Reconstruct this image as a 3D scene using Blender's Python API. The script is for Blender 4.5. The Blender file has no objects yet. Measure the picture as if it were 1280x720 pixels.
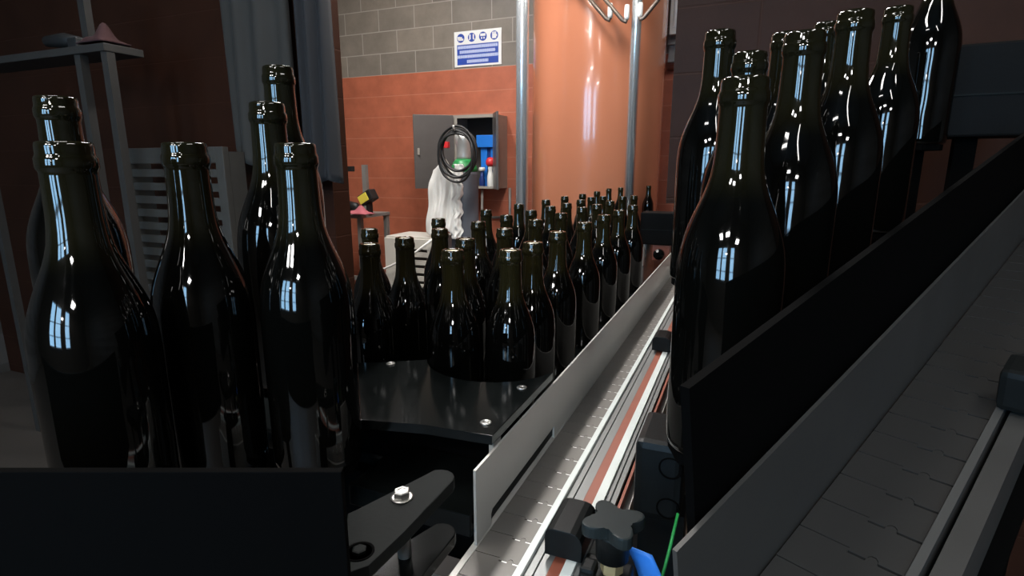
import bpy, bmesh, math, random
from mathutils import Vector, Matrix
random.seed(7)
sc = bpy.context.scene
COL = sc.collection
PI = math.pi

# ------------------------------------------------------------------ frames
F = 690.0
PITCH = math.atan(150 / F)
CP, SP = math.cos(PITCH), math.sin(PITCH)
YAW = math.atan2(295 / F, CP + 155 / F * SP)        # heading of the bottling line
SY, CY = math.sin(YAW), math.cos(YAW)
CH = 1.37                                           # eye height above the floor


def W(u, v, z):
    """line frame (along, to the right, height) to world"""
    return Vector((u * SY + v * CY, u * CY - v * SY, z))


# ------------------------------------------------------------------ materials
def new_mat(name):
    m = bpy.data.materials.new(name)
    m.use_nodes = True
    nt = m.node_tree
    return m, nt, nt.nodes['Principled BSDF']


def pmat(name, col, rough=.5, metal=0., noise=0., nscale=20., bump=0., bscale=60., spec=.5, stretch=None, coat=0., rvar=0.):
    m, nt, b = new_mat(name)
    b.inputs['Base Color'].default_value = (*col, 1)
    b.inputs['Roughness'].default_value = rough
    b.inputs['Metallic'].default_value = metal
    b.inputs['Specular IOR Level'].default_value = spec
    b.inputs['Coat Weight'].default_value = coat
    tc = nt.nodes.new('ShaderNodeTexCoord')
    src = tc.outputs['Object']
    if stretch:
        mp = nt.nodes.new('ShaderNodeMapping')
        mp.inputs['Scale'].default_value = stretch
        nt.links.new(src, mp.inputs['Vector'])
        src = mp.outputs['Vector']
    if noise or rvar:
        n = nt.nodes.new('ShaderNodeTexNoise')
        n.inputs['Scale'].default_value = nscale
        n.inputs['Detail'].default_value = 6
        nt.links.new(src, n.inputs['Vector'])
        if noise:
            mx = nt.nodes.new('ShaderNodeMix')
            mx.data_type = 'RGBA'
            nt.links.new(n.outputs['Fac'], mx.inputs[0])
            mx.inputs[6].default_value = (*[c * (1 - noise) for c in col], 1)
            mx.inputs[7].default_value = (*[min(1, c * (1 + noise)) for c in col], 1)
            nt.links.new(mx.outputs[2], b.inputs['Base Color'])
        if rvar:
            mr = nt.nodes.new('ShaderNodeMapRange')
            mr.inputs[3].default_value = max(0.02, rough - rvar)
            mr.inputs[4].default_value = min(1, rough + rvar)
            nt.links.new(n.outputs['Fac'], mr.inputs[0])
            nt.links.new(mr.outputs[0], b.inputs['Roughness'])
    if bump:
        n2 = nt.nodes.new('ShaderNodeTexNoise')
        n2.inputs['Scale'].default_value = bscale
        n2.inputs['Detail'].default_value = 4
        nt.links.new(src, n2.inputs['Vector'])
        bp = nt.nodes.new('ShaderNodeBump')
        bp.inputs['Strength'].default_value = bump
        bp.inputs['Distance'].default_value = .01
        nt.links.new(n2.outputs['Fac'], bp.inputs['Height'])
        nt.links.new(bp.outputs['Normal'], b.inputs['Normal'])
    return m


def emat(name, col, strength):
    m, nt, b = new_mat(name)
    b.inputs['Base Color'].default_value = (.8, .8, .8, 1)
    b.inputs['Emission Color'].default_value = (*col, 1)
    b.inputs['Emission Strength'].default_value = strength
    return m


def block_mat(name, low, high, split, mort_low, mort_high, joint0, spec=.4):
    """painted concrete blocks 400 x 200 mm; object coords: x along the wall, z up"""
    m, nt, b = new_mat(name)
    N, L = nt.nodes, nt.links
    tc = N.new('ShaderNodeTexCoord')
    sep = N.new('ShaderNodeSeparateXYZ')
    L.new(tc.outputs['Object'], sep.inputs[0])
    comb = N.new('ShaderNodeCombineXYZ')
    sh = N.new('ShaderNodeMath'); sh.operation = 'SUBTRACT'; sh.inputs[1].default_value = joint0
    L.new(sep.outputs['Z'], sh.inputs[0])
    L.new(sep.outputs['X'], comb.inputs['X'])
    L.new(sh.outputs[0], comb.inputs['Y'])
    br = N.new('ShaderNodeTexBrick')
    br.inputs['Scale'].default_value = 1
    br.inputs['Brick Width'].default_value = .41
    br.inputs['Row Height'].default_value = .203
    br.inputs['Mortar Size'].default_value = .005
    br.inputs['Mortar Smooth'].default_value = .4
    br.inputs['Color1'].default_value = (.82, .82, .82, 1)
    br.inputs['Color2'].default_value = (1.08, 1.06, 1.03, 1)
    br.inputs['Mortar'].default_value = (1, 1, 1, 1)
    L.new(comb.outputs[0], br.inputs['Vector'])
    n = N.new('ShaderNodeTexNoise'); n.inputs['Scale'].default_value = 5; n.inputs['Detail'].default_value = 8
    n.inputs['Roughness'].default_value = .65
    L.new(tc.outputs['Object'], n.inputs['Vector'])
    gt = N.new('ShaderNodeMath'); gt.operation = 'GREATER_THAN'; gt.inputs[1].default_value = split
    L.new(sep.outputs['Z'], gt.inputs[0])

    def mix(fac, a, c, blend='MIX'):
        x = N.new('ShaderNodeMix'); x.data_type = 'RGBA'; x.blend_type = blend
        for s, val in ((0, fac), (6, a), (7, c)):
            if hasattr(val, 'node'):
                L.new(val, x.inputs[s])
            else:
                x.inputs[s].default_value = val
        return x.outputs[2]
    base = mix(gt.outputs[0], (*low, 1), (*high, 1))
    mort = mix(gt.outputs[0], (*mort_low, 1), (*mort_high, 1))
    br2 = N.new('ShaderNodeTexBrick')
    for q, val in (('Scale', 1), ('Brick Width', 80), ('Row Height', .203), ('Mortar Size', .004), ('Mortar Smooth', .5)):
        br2.inputs[q].default_value = val
    L.new(comb.outputs[0], br2.inputs['Vector'])
    fm = N.new('ShaderNodeMix'); fm.data_type = 'FLOAT'
    L.new(gt.outputs[0], fm.inputs[0]); L.new(br2.outputs['Fac'], fm.inputs[2]); L.new(br.outputs['Fac'], fm.inputs[3])
    blk = mix(gt.outputs[0], (1, 1, 1, 1), br.outputs['Color'])
    base = mix(1.0, base, blk, 'MULTIPLY')
    ns = N.new('ShaderNodeMapRange'); ns.inputs[1].default_value = .3; ns.inputs[2].default_value = .7
    ns.inputs[3].default_value = .8; ns.inputs[4].default_value = 1.15
    L.new(n.outputs['Fac'], ns.inputs[0])
    base = mix(1.0, base, ns.outputs[0], 'MULTIPLY')
    L.new(mix(fm.outputs[0], base, mort), b.inputs['Base Color'])
    b.inputs['Roughness'].default_value = .55
    b.inputs['Specular IOR Level'].default_value = spec
    n3 = N.new('ShaderNodeTexNoise'); n3.inputs['Scale'].default_value = 130; n3.inputs['Detail'].default_value = 3
    L.new(tc.outputs['Object'], n3.inputs['Vector'])
    ad = N.new('ShaderNodeMath'); ad.operation = 'MULTIPLY_ADD'; ad.inputs[1].default_value = -.8
    L.new(fm.outputs[0], ad.inputs[0])
    m3 = N.new('ShaderNodeMath'); m3.operation = 'MULTIPLY'; m3.inputs[1].default_value = .15
    L.new(n3.outputs['Fac'], m3.inputs[0]); L.new(m3.outputs[0], ad.inputs[2])
    bp = N.new('ShaderNodeBump'); bp.inputs['Strength'].default_value = .35; bp.inputs['Distance'].default_value = .006
    L.new(ad.outputs[0], bp.inputs['Height']); L.new(bp.outputs['Normal'], b.inputs['Normal'])
    return m


def glass_mat(k=1., neck=(.0118, .0098, .0036)):
    m, nt, b = new_mat('dark_bottle_glass')
    N, L = nt.nodes, nt.links
    tc = N.new('ShaderNodeTexCoord'); sep = N.new('ShaderNodeSeparateXYZ')
    L.new(tc.outputs['Object'], sep.inputs[0])
    r = N.new('ShaderNodeValToRGB')          # wine-filled body is black, the empty neck shows olive glass
    r.color_ramp.elements[0].position = .205 * k; r.color_ramp.elements[0].color = (.0012, .0012, .0010, 1)
    r.color_ramp.elements[1].position = .232 * k; r.color_ramp.elements[1].color = (*neck, 1)
    L.new(sep.outputs['Z'], r.inputs[0]); L.new(r.outputs[0], b.inputs['Base Color'])
    b.inputs['Roughness'].default_value = .045
    b.inputs['IOR'].default_value = 1.5
    n = N.new('ShaderNodeTexNoise'); n.inputs['Scale'].default_value = 24; n.inputs['Detail'].default_value = 0
    L.new(tc.outputs['Object'], n.inputs['Vector'])
    bp = N.new('ShaderNodeBump'); bp.inputs['Strength'].default_value = .085; bp.inputs['Distance'].default_value = .01
    L.new(n.outputs['Fac'], bp.inputs['Height']); L.new(bp.outputs['Normal'], b.inputs['Normal'])
    return m


M = {}
M['glass'] = glass_mat()
M['big_glass'] = glass_mat(1.22, (.0065, .0058, .0026))  # neck darkened so the side bays look dim
M['cork'] = pmat('cork_top', (.52, .43, .30), .8, noise=.15, nscale=300)
M['steel'] = pmat('brushed_steel', (.43, .42, .40), .42, .55, noise=.10, nscale=14, stretch=(60, 2, 2), rvar=.08)
M['plate_steel'] = pmat('rolled_steel_plate', (.43, .42, .395), .42, .3, noise=.16, nscale=9, rvar=.1, bump=.03, bscale=14)
M['chain'] = pmat('chain_slat_steel', (.140, .131, .119), .5, .25, noise=.07, nscale=30, rvar=.08)
M['pin'] = pmat('bright_gap_white', (.9, .9, .88), .4, 0)  # white that paints bright light in the slat gaps
M['pipe'] = pmat('polished_pipe_steel', (.68, .71, .72), .27, .75)
M['alu'] = pmat('anodised_aluminium', (.20, .207, .203), .42, .4)
M['white_plastic'] = pmat('white_wear_strip', (.56, .60, .58), .4, 0, noise=.04, nscale=40)
M['red_strip'] = pmat('reflected_red_strip', (.22, .062, .036), .5, 0, noise=.25, nscale=25)  # orange wall's reflection painted in as red; colour reused for bracket and conduit
M['black_plate'] = pmat('black_plastic_plate', (.0032, .0040, .0040), .14, 0, noise=.25, nscale=12, rvar=.05, spec=.20)
M['black_matte'] = pmat('black_powder_coat', (.0026, .0026, .0026), .55, 0, noise=.2, nscale=30, spec=.06)
M['black_frame'] = pmat('black_frame_paint', (.0010, .0010, .0010), .8, 0, noise=.2, nscale=30, spec=.03)
M['grey_plate'] = pmat('dark_grey_nylon', (.0062, .0076, .0074), .55, 0, noise=.15, nscale=40, bump=.03, bscale=200, spec=.06)
M['clamp'] = pmat('black_nylon_clamp', (.0050, .0058, .0058), .42, 0, noise=.2, nscale=60, bump=.03, bscale=300, spec=.10)
M['knob'] = pmat('star_knob_nylon', (.0115, .0155, .0160), .42, 0, noise=.15, nscale=60, spec=.12)
M['brass'] = pmat('brass_hex', (.42, .33, .17), .4, .6)
M['bolt'] = pmat('zinc_bolt', (.36, .355, .34), .3, .85, noise=.1, nscale=80)
M['blue_tape'] = pmat('blue_tape', (.03, .19, .62), .45, 0, noise=.1, nscale=40)
M['green'] = pmat('green_wire', (.03, .35, .08), .4)
M['brown_pipe'] = pmat('brownish_drip_tray', (.17, .13, .10), .4, .3, noise=.15, nscale=10)
M['tank'] = pmat('orange_tank_enamel', (.455, .168, .090), .16, 0, noise=.06, nscale=3, coat=.3, bump=.015, bscale=6, rvar=.05)
M['cabinet'] = pmat('cabinet_grey_steel', (.13, .118, .112), .38, .55, noise=.15, nscale=7)
M['cab_in'] = pmat('cabinet_inside', (.03, .025, .022), .7)
M['cab_rim'] = pmat('cabinet_rim', (.33, .30, .26), .5, .2, noise=.1)
M['blue'] = pmat('blue_regulator', (.015, .17, .62), .4, noise=.1)
M['navy'] = pmat('navy_fitting', (.01, .03, .16), .4)
M['redknob'] = pmat('red_cap', (.62, .03, .035), .4)
M['white'] = pmat('white_plastic', (.75, .74, .70), .5, noise=.05)
M['cloth'] = pmat('white_cloth', (.80, .79, .75), .9, noise=.06, nscale=12, bump=.05, bscale=80)
M['cylinder'] = pmat('grey_cylinder_paint', (.105, .115, .135), .45, noise=.12, nscale=6)
M['cyl_green'] = pmat('green_shoulder', (.02, .27, .07), .4)
M['cyl_cap'] = pmat('silver_valve_cap', (.55, .55, .53), .35, .5)
M['rubber'] = pmat('black_rubber_hose', (.012, .012, .012), .45)
M['stand'] = pmat('galvanised_stand', (.30, .29, .27), .5, .4, noise=.2, nscale=9)
M['yellow'] = pmat('yellow_plastic', (.75, .62, .08), .5)
M['pink'] = pmat('dusty_pink_cloth', (.42, .11, .13), .85, noise=.2)
M['toolred'] = pmat('tool_red', (.42, .02, .02), .4)
M['toolblack'] = pmat('tool_black', (.012, .012, .012), .5)
M['crate'] = pmat('off_white_crate', (.58, .55, .49), .6, noise=.1, nscale=9)
M['hose'] = pmat('white_hose', (.78, .77, .73), .5)
M['sign_white'] = pmat('sign_white', (.80, .80, .78), .4)
M['sign_blue'] = pmat('sign_blue', (.018, .062, .36), .4)
M['sign_pale'] = pmat('sign_pale_lettering', (.50, .57, .80), .5)
M['housing'] = pmat('lamp_housing', (.6, .6, .6), .4)
M['led'] = emat('led_diffuser', (1, .965, .92), 45)
M['led_far'] = emat('led_diffuser_far', (1, .965, .93), 112)
M['led_panel'] = emat('led_panel', (1, .98, .95), 75)
M['led_small'] = emat('led_diffuser_side', (1, .97, .93), 33)
M['sky_pane'] = emat('daylight_pane', (.32, .65, 1), 15)
M['frame'] = pmat('window_frame', (.3, .3, .3), .5)
M['ceil'] = pmat('ceiling_paint', (.12, .115, .11), .8, noise=.1)
M['floor'] = pmat('concrete_floor', (.055, .047, .040), .55, noise=.25, nscale=4, rvar=.15, bump=.05)
M['wall'] = block_mat('painted_blocks', (.43, .122, .064), (.225, .196, .163), 2.283, (.50, .19, .115), (.36, .325, .285), 2.283)
M['wall_plain'] = block_mat('grey_blocks', (.05, .045, .04), (.05, .045, .04), 9, (.07, .065, .06), (.07, .065, .06), 2.295)
M['dimmed'] = block_mat('dimmed_orange_blocks', (.026, .0092, .0048), (.026, .0092, .0048), 9, (.030, .011, .006), (.030, .011, .006), 2.283, .12)  # dim version of the orange blocks, low light put into the colour
M['coat'] = pmat('dimmed_coat', (.027, .025, .022), .9, noise=.15, nscale=10)  # coat standing in for white cloth, dimness put into its colour
M['navycoat'] = pmat('dimmed_slate_coat', (.010, .0105, .0125), .9, noise=.15, nscale=10)  # coat standing in for the grey cylinder, dimness put into its colour
M['hook'] = pmat('brown_grey_rod', (.13, .10, .08), .4, .4)
M['dimmed_steel'] = pmat('dimmed_rail', (.036, .035, .033), .5, .2, noise=.12, nscale=9, rvar=.1)  # from here on: side bay copies darkened in colour to look dimly lit
M['dimmed_chain'] = pmat('dimmed_slats', (.019, .0185, .0175), .5, .2, noise=.1, nscale=30)
M['dimmed_alu'] = pmat('dimmed_edge', (.055, .055, .053), .45, .2)
M['dimmed_stand'] = pmat('dimmed_stand_steel', (.030, .027, .024), .6, .2, noise=.2)
M['dimmed_crate'] = pmat('dimmed_slatted_pallet', (.040, .036, .030), .75, noise=.2)
M['dimmed_red'] = pmat('dimmed_red_rag', (.035, .010, .010), .9, noise=.3)


# ------------------------------------------------------------------ mesh helpers
class MB:
    """collects shapes for ONE mesh object; coordinates are (x, y, z) of the parent's frame"""

    def __init__(self):
        self.bm = bmesh.new()

    def box(self, x0, x1, y0, y1, z0, z1, bevel=0., rot=None, about=None):
        bm = self.bm
        r = bmesh.ops.create_cube(bm, size=1)
        vs = r['verts']
        for v in vs:
            v.co = Vector((x0 + (v.co.x + .5) * (x1 - x0), y0 + (v.co.y + .5) * (y1 - y0), z0 + (v.co.z + .5) * (z1 - z0)))
        if bevel > 0:
            es = list({e for v in vs for e in v.link_edges})
            r2 = bmesh.ops.bevel(bm, geom=es, offset=bevel, segments=2, affect='EDGES', profile=.6)
            vs = list({v for f in r2['faces'] for v in f.verts} | {v for v in vs if v.is_valid})
        if rot is not None:
            c = about or Vector(((x0 + x1) / 2, (y0 + y1) / 2, (z0 + z1) / 2))
            bmesh.ops.rotate(bm, cent=c, matrix=rot, verts=vs)
        return self

    def tube(self, pts, r, n=12, cap=True, closed=False):
        bm = self.bm
        pts = [Vector(p) for p in pts]
        rr = r if isinstance(r, (list, tuple)) else [r] * len(pts)
        rings = []
        t0 = (pts[1] - pts[0]).normalized()
        a = Vector((0, 0, 1)) if abs(t0.z) < .9 else Vector((1, 0, 0))
        nrm = t0.cross(a).normalized()
        for i, p in enumerate(pts):
            if closed:
                t = (pts[(i + 1) % len(pts)] - pts[i - 1]).normalized()
            else:
                t = (pts[min(i + 1, len(pts) - 1)] - pts[max(i - 1, 0)]).normalized()
            nrm = (nrm - t * nrm.dot(t)).normalized()
            bn = t.cross(nrm)
            rings.append([bm.verts.new(p + (nrm * math.cos(2 * PI * k / n) + bn * math.sin(2 * PI * k / n)) * rr[i]) for k in range(n)])
        m = len(rings)
        for i in range(m if closed else m - 1):
            A, B = rings[i], rings[(i + 1) % m]
            for k in range(n):
                f = bm.faces.new((A[k], A[(k + 1) % n], B[(k + 1) % n], B[k]))
                f.smooth = True
        if cap and not closed:
            bm.faces.new(rings[0][::-1]); bm.faces.new(rings[-1])
        return self

    def lathe(self, prof, n=32, c=(0, 0, 0), smooth=True, matrix=None, capb=True, capt=True):
        bm = self.bm
        c = Vector(c)
        rings = []
        allv = []
        for r, z in prof:
            ring = [bm.verts.new(Vector((r * math.cos(2 * PI * k / n), r * math.sin(2 * PI * k / n), z)) + c) for k in range(n)]
            rings.append(ring); allv += ring
        for A, B in zip(rings, rings[1:]):
            for k in range(n):
                f = bm.faces.new((A[k], A[(k + 1) % n], B[(k + 1) % n], B[k]))
                f.smooth = smooth
        if capb: bm.faces.new(rings[0][::-1])
        if capt: bm.faces.new(rings[-1])
        if matrix is not None:
            bmesh.ops.rotate(bm, cent=c, matrix=matrix, verts=allv)
        return self

    def prism(self, poly, z0, z1, bevel=0.):
        """vertical prism from an xy outline (counter-clockwise)"""
        bm = self.bm
        lo = [bm.verts.new((x, y, z0)) for x, y in poly]
        hi = [bm.verts.new((x, y, z1)) for x, y in poly]
        n = len(poly)
        bot = bm.faces.new(lo[::-1]); top = bm.faces.new(hi)
        for k in range(n):
            bm.faces.new((lo[k], lo[(k + 1) % n], hi[(k + 1) % n], hi[k]))
        if bevel:
            es = list(top.edges) + list(bot.edges)
            bmesh.ops.bevel(bm, geom=es, offset=bevel, segments=2, affect='EDGES', profile=.6)
        return self

    def sheet(self, fn, nu, nv):
        bm = self.bm
        g = [[bm.verts.new(fn(i / nu, j / nv)) for i in range(nu + 1)] for j in range(nv + 1)]
        for j in range(nv):
            for i in range(nu):
                f = bm.faces.new((g[j][i], g[j][i + 1], g[j + 1][i + 1], g[j + 1][i]))
                f.smooth = True
        return self

    def build(self, name, mat, parent=None, thick=0.):
        bmesh.ops.recalc_face_normals(self.bm, faces=self.bm.faces)
        me = bpy.data.meshes.new(name)
        self.bm.to_mesh(me); self.bm.free()
        me.materials.append(mat)
        o = bpy.data.objects.new(name, me)
        COL.objects.link(o)
        if parent is not None:
            o.parent = parent
        if thick:
            md = o.modifiers.new('thickness', 'SOLIDIFY'); md.thickness = thick; md.offset = 0
        return o


def tag(o, label, cat, group=None):
    o['label'] = label; o['category'] = cat
    if group: o['group'] = group
    return o


def place(o, u, v, z, rz=0.):
    """put a top-level object at a point of the line frame, turned with the line"""
    o.location = W(u, v, z)
    o.rotation_euler = (0, 0, -YAW + rz)
    return o


def thing(name, label, cat, u=0., v=0., z=0., rz=0., group=None):
    o = bpy.data.objects.new(name, None)
    o.empty_display_size = .05
    COL.objects.link(o)
    place(o, u, v, z, rz)
    return tag(o, label, cat, group)


def struct(name, mb, mat, u=0., v=0., z=0., rz=0.):
    o = mb.build(name, mat)
    place(o, u, v, z, rz)
    o['kind'] = 'structure'
    return o


def dup(root, label, group=None):
    r = root.copy(); COL.objects.link(r)
    r['label'] = label
    if group: r['group'] = group
    for ch in list(root.children):
        c = ch.copy(); COL.objects.link(c); c.parent = r
        for g in ch.children:
            d = g.copy(); COL.objects.link(d); d.parent = c
    return r


def arc(cx, cy, r, a0, a1, n):
    return [(cx + r * math.cos(a0 + (a1 - a0) * k / n), cy + r * math.sin(a0 + (a1 - a0) * k / n)) for k in range(n + 1)]


RX = lambda a: Matrix.Rotation(a, 3, 'X')
RY = lambda a: Matrix.Rotation(a, 3, 'Y')
RZ = lambda a: Matrix.Rotation(a, 3, 'Z')

# ------------------------------------------------------------------ camera
cd = bpy.data.cameras.new('camera')
cam = bpy.data.objects.new('camera', cd)
COL.objects.link(cam)
cam.location = (0, 0, CH)
cam.rotation_euler = (PI / 2 - PITCH, 0, 0)
cd.sensor_width = 36; cd.lens = 36 * F / 1280
cd.clip_start = .02; cd.clip_end = 60
sc.camera = cam

# ------------------------------------------------------------------ room (x = to the right of the line, y = along the line)
HC = 4.6
VL, VR, UB, UF = -4.6, 3.2, -3.6, 4.93
struct('floor', MB().box(VL - .2, VR + .2, UB - .2, UF + .2, -.1, 0), M['floor'])
struct('ceiling', MB().box(VL - .2, VR + .2, UB - .2, UF + .2, HC, HC + .1), M['ceil'])
struct('wall_back', MB().box(VL - .2, VR + .2, 0, .15, 0, HC), M['wall'], UF)
struct('wall_left', MB().box(-.15, 0, UB, UF, 0, HC), M['wall_plain'], 0, VL)
struct('wall_right', MB().box(0, .15, UB, UF, 0, HC), M['wall_plain'], 0, VR)
struct('wall_front', MB().box(VL - .2, VR + .2, -.15, 0, 0, HC), M['wall_plain'], UB)
# added bay dividers either side of the line, dimness put into their dark colour
UP = 2.0
struct('wall_added_side', MB().box(VL, -1.70, 0, .11, 0, HC), M['dimmed'], UP)
struct('wall_added_hatch', MB().box(-.253, VR, 0, .11, 1.25, HC).box(.02, VR, 0, .11, 0, 1.25), M['dimmed'], UP)
# tall daylight windows in the wall behind the viewer
for k, (v0, w) in enumerate(((-1.95, .62), (-1.10, .62), (.15, .50))):
    fr = MB()
    z0, z1 = .95, 2.75
    fr.box(v0 - .05, v0, 0, .06, z0 - .05, z1 + .05).box(v0 + w, v0 + w + .05, 0, .06, z0 - .05, z1 + .05)
    fr.box(v0, v0 + w, 0, .06, z0 - .05, z0).box(v0, v0 + w, 0, .06, z1, z1 + .05)
    for zz in (1.38, 2.05):
        fr.box(v0, v0 + w, 0, .05, zz - .02, zz + .02)
    wo = struct('window_%d' % (k + 1), fr, M['frame'], UB)
    MB().box(v0, v0 + w, .01, .02, z0, z1).build('pane', M['sky_pane'], wo)


# ceiling-hung lamps
def lamp(label, u, v, z, length, width, mat, rz=0.):
    t = thing('linear_lamp', label, 'lamp', u, v, z, rz, 'hanging linear lamps')
    MB().box(-width / 2 - .02, width / 2 + .02, -length / 2 - .03, length / 2 + .03, .012, .07, .008).build('housing', M['housing'], t)
    MB().box(-width / 2, width / 2, -length / 2, length / 2, 0, .012).build('diffuser', mat, t)
    for s in (-1, 1):
        MB().tube([(0, s * length * .4, .07), (0, s * length * .4, HC - z)], .006, 8).build('hanger_rod', M['housing'], t)
    return t


lamp('white linear lamp hung over the near end of the bottling line', .25, -1.05, 3.45, 1.0, .20, M['led'])
lamp('white linear lamp hung over the middle of the bottle table', 2.35, -1.15, 3.35, 1.2, .20, M['led_far'])
lamp('white linear lamp hung above the gas cylinder', 3.1, -2.7, 3.6, 1.2, .16, M['led_far'])
lamp('white linear lamp hung behind the viewer over the line', -1.6, .6, 3.7, 1.2, .12, M['led_small'], .5)
lamp('added linear fill lamp hung over the aisle beside the line', .35, .95, 3.2, 1.0, .14, M['led_small'])  # added fill for the guide plate's aisle face
lamp('added linear fill lamp hung past the hatch beside the far wall', 3.5, .55, 3.5, 1.2, .14, M['led_small'])  # added to brighten the wall strip beside the tank
lamp('white linear lamp hung high behind the viewer over the table side', -1.3, -1.5, 3.9, .8, .12, M['led_small'], 1.2)

def panel(label, u, v, z, w, l, rz=0.):
    t = thing('panel_lamp', label, 'lamp', u, v, z, rz, 'square panel lamps')
    MB().box(-w / 2 - .02, w / 2 + .02, -l / 2 - .02, l / 2 + .02, .012, .05, .006).build('housing', M['housing'], t)
    MB().box(-w / 2, w / 2, -l / 2, l / 2, 0, .012).build('diffuser', M['led_panel'], t)
    for sx in (-1, 1):
        MB().tube([(sx * w * .3, 0, .05), (sx * w * .3, 0, HC - z)], .005, 8).build('hanger_rod', M['housing'], t)


panel('square white panel lamp hung behind the viewer on the table side', -1.9, -1.15, 2.75, .32, .5)
panel('square white panel lamp hung behind the viewer on the aisle side', -2.5, .75, 2.75, .36, .5)
panel('square white panel lamp hung low behind the viewer by the windows', -2.2, -.35, 1.95, .16, .16)
panel('square white panel lamp hung far behind the viewer over the line', -2.6, -.55, 3.2, .5, .4)

# ------------------------------------------------------------------ wine bottles
PROF = [(.0335, .004), (.037, .0008), (.0392, .0006), (.0405, .003), (.041, .008), (.0411, .06), (.0411, .125), (.0411, .138), (.0408, .150),
        (.0401, .160), (.0388, .169), (.0369, .177), (.0343, .185), (.0313, .193), (.0280, .201), (.0247, .209), (.0219, .217), (.0198, .225),
        (.0185, .234), (.0177, .244), (.0173, .258), (.0170, .273), (.0172, .2755), (.0180, .277), (.0185, .2785), (.0185, .2845), (.0177, .286),
        (.0172, .2875), (.0172, .2925), (.0166, .2952), (.0152, .296), (.0124, .2955), (.0115, .294), (.0115, .287)]


def make_bottle(name, label, cat='bottle', s=1.):
    t = thing(name, label, cat)
    MB().lathe([(r * s, z * s) for r, z in PROF], 40, capt=False).build('glass_body', M['glass'] if s == 1 else M['big_glass'], t)
    MB().lathe([(.0114 * s, .281 * s), (.0114 * s, .2930 * s), (.0106 * s, .2940 * s)], 24).build('cork', M['cork'], t)
    return t


ORD = ['first', 'second', 'third', 'fourth', 'fifth', 'sixth', 'seventh', 'eighth', 'ninth', 'tenth', 'eleventh']
ZD = .95                                             # height of the bottle table and of the chain
rows = {
    'nearest the steel guide plate': [(.787, -.331), (.882, -.329), (1.053, -.340), (1.262, -.342), (1.487, -.349), (1.672, -.347), (1.917, -.351)],
    'one behind the guide plate row': [(.752, -.414), (.885, -.461), (1.067, -.462), (1.280, -.471), (1.500, -.475), (1.750, -.484), (1.911, -.475),
                                       (2.139, -.480), (2.512, -.508), (2.592, -.472)],
    'third from the guide plate': [(.760, -.577), (.856, -.571), (1.009, -.585), (1.184, -.581), (1.378, -.591), (1.569, -.592), (1.766, -.597),
                                   (1.936, -.592), (2.170, -.606), (2.380, -.618), (2.474, -.589)],
    'farthest from the guide plate': [(.953, -.721), (1.216, -.708), (1.529, -.723), (1.822, -.734), (2.116, -.735), (2.409, -.748), (2.661, -.735),
                                      (2.996, -.747), (3.448, -.785), (3.637, -.751)],
}
proto = None
for rname, pts in rows.items():
    for k, (u, v) in enumerate(pts):
        lab = 'dark wine bottle, %s from the front in the row %s' % (ORD[k], rname)
        if proto is None:
            proto = b = make_bottle('wine_bottle', lab)
            b['group'] = 'open wine bottles on the table'
        else:
            b = dup(proto, lab)
        place(b, u, v, ZD, random.uniform(0, 6.28))
b = dup(proto, 'lone dark wine bottle standing past the black sensor box')
place(b, 4.114, -.647, ZD)

# ------------------------------------------------------------------ bottle table
tb = thing('bottle_table', 'long black bottle table whose raised front plate has a round cutout', 'table', .5, -.25, 0)
ou, ov = .5, -.25


def tbx(mb, v0, v1, u0, u1, z0, z1, bev=0.):
    return mb.box(v0 - ov, v1 - ov, u0 - ou, u1 - ou, z0, z1, bev)


m = MB(); m.prism([(x - ov, y - ou) for x, y in ((-.92, .62), (-.262, .62), (-.262, 4.16), (-.688, 4.16), (-.70, 3.92), (-.92, 3.92))], ZD - .02, ZD, .002); m.build('table_top', M['black_plate'], tb)
PZ = CH - .31                                        # raised front plate
cx, cy, cr = -.365, .805, .115
poly = [(-.2535, .5465), (-.2535, .79)]
a1 = math.atan2(.77 - cy, -.257 - cx)
a0 = math.atan2(.7475 - cy, -.465 - cx)
if a0 > a1: a0 -= 2 * PI
if a0 < -PI * 1.0: a0 += 0
poly = [(-.60, .660), (-.475, .545), (-.436, .5185), (-.3417, .5406), (-.2535, .5465), (-.2535, .772)]
poly += arc(cx, cy, cr, a1, a0, 24)
poly += [(-.470, .742), (-.512, .7164), (-.560, .690), (-.590, .678)]
m = MB().prism([(x - ov, y - ou) for x, y in poly], PZ - .0125, PZ, .0009); m.build('front_plate', M['black_plate'], tb)
for (bu, bv) in ((.5735, -.2745), (.695, -.2625 - .012), (.706, -.507)):
    m = MB().lathe([(.0075, 0), (.0075, .0012), (.0062, .0022), (.0035, .0022), (.003, .0006)], 18, c=(bv - ov, bu - ou, PZ))
    m.build('plate_screw', M['bolt'], tb)
m = MB(); tbx(m, -.262, -.256, .5555, .5775, ZD - .04, PZ - .0125); m.build('plate_post', M['plate_steel'], tb)
m = MB(); tbx(m, -.60, -.268, .625, .637, ZD, PZ - .0125); m.build('under_shade_sheet', M['black_frame'], tb)  # added black sheet standing in for the shade under the front plate
m = MB(); tbx(m, -.435, -.262, .503, .62, CH - .42, CH - .392, .001); m.build('lower_ledge', M['black_plate'], tb)
m = MB(); tbx(m, -.92, -.885, .62, 3.92, ZD - .10, ZD - .0205); tbx(m, -.30, -.268, .62, 4.15, ZD - .10, ZD - .0205)
tbx(m, -.92, -.268, .60, .64, ZD - .12, ZD - .0205); tbx(m, -.92, -.268, 3.87, 3.91, ZD - .12, ZD - .0205); m.build('frame', M['black_frame'], tb)
for (lv, lu) in ((-.90, .66), (-.30, .66), (-.90, 2.4), (-.30, 2.4), (-.90, 3.88), (-.30, 4.10)):
    m = MB(); tbx(m, lv - .025, lv + .025, lu - .025, lu + .025, 0, ZD - .10); m.build('leg', M['black_frame'], tb)
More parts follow.
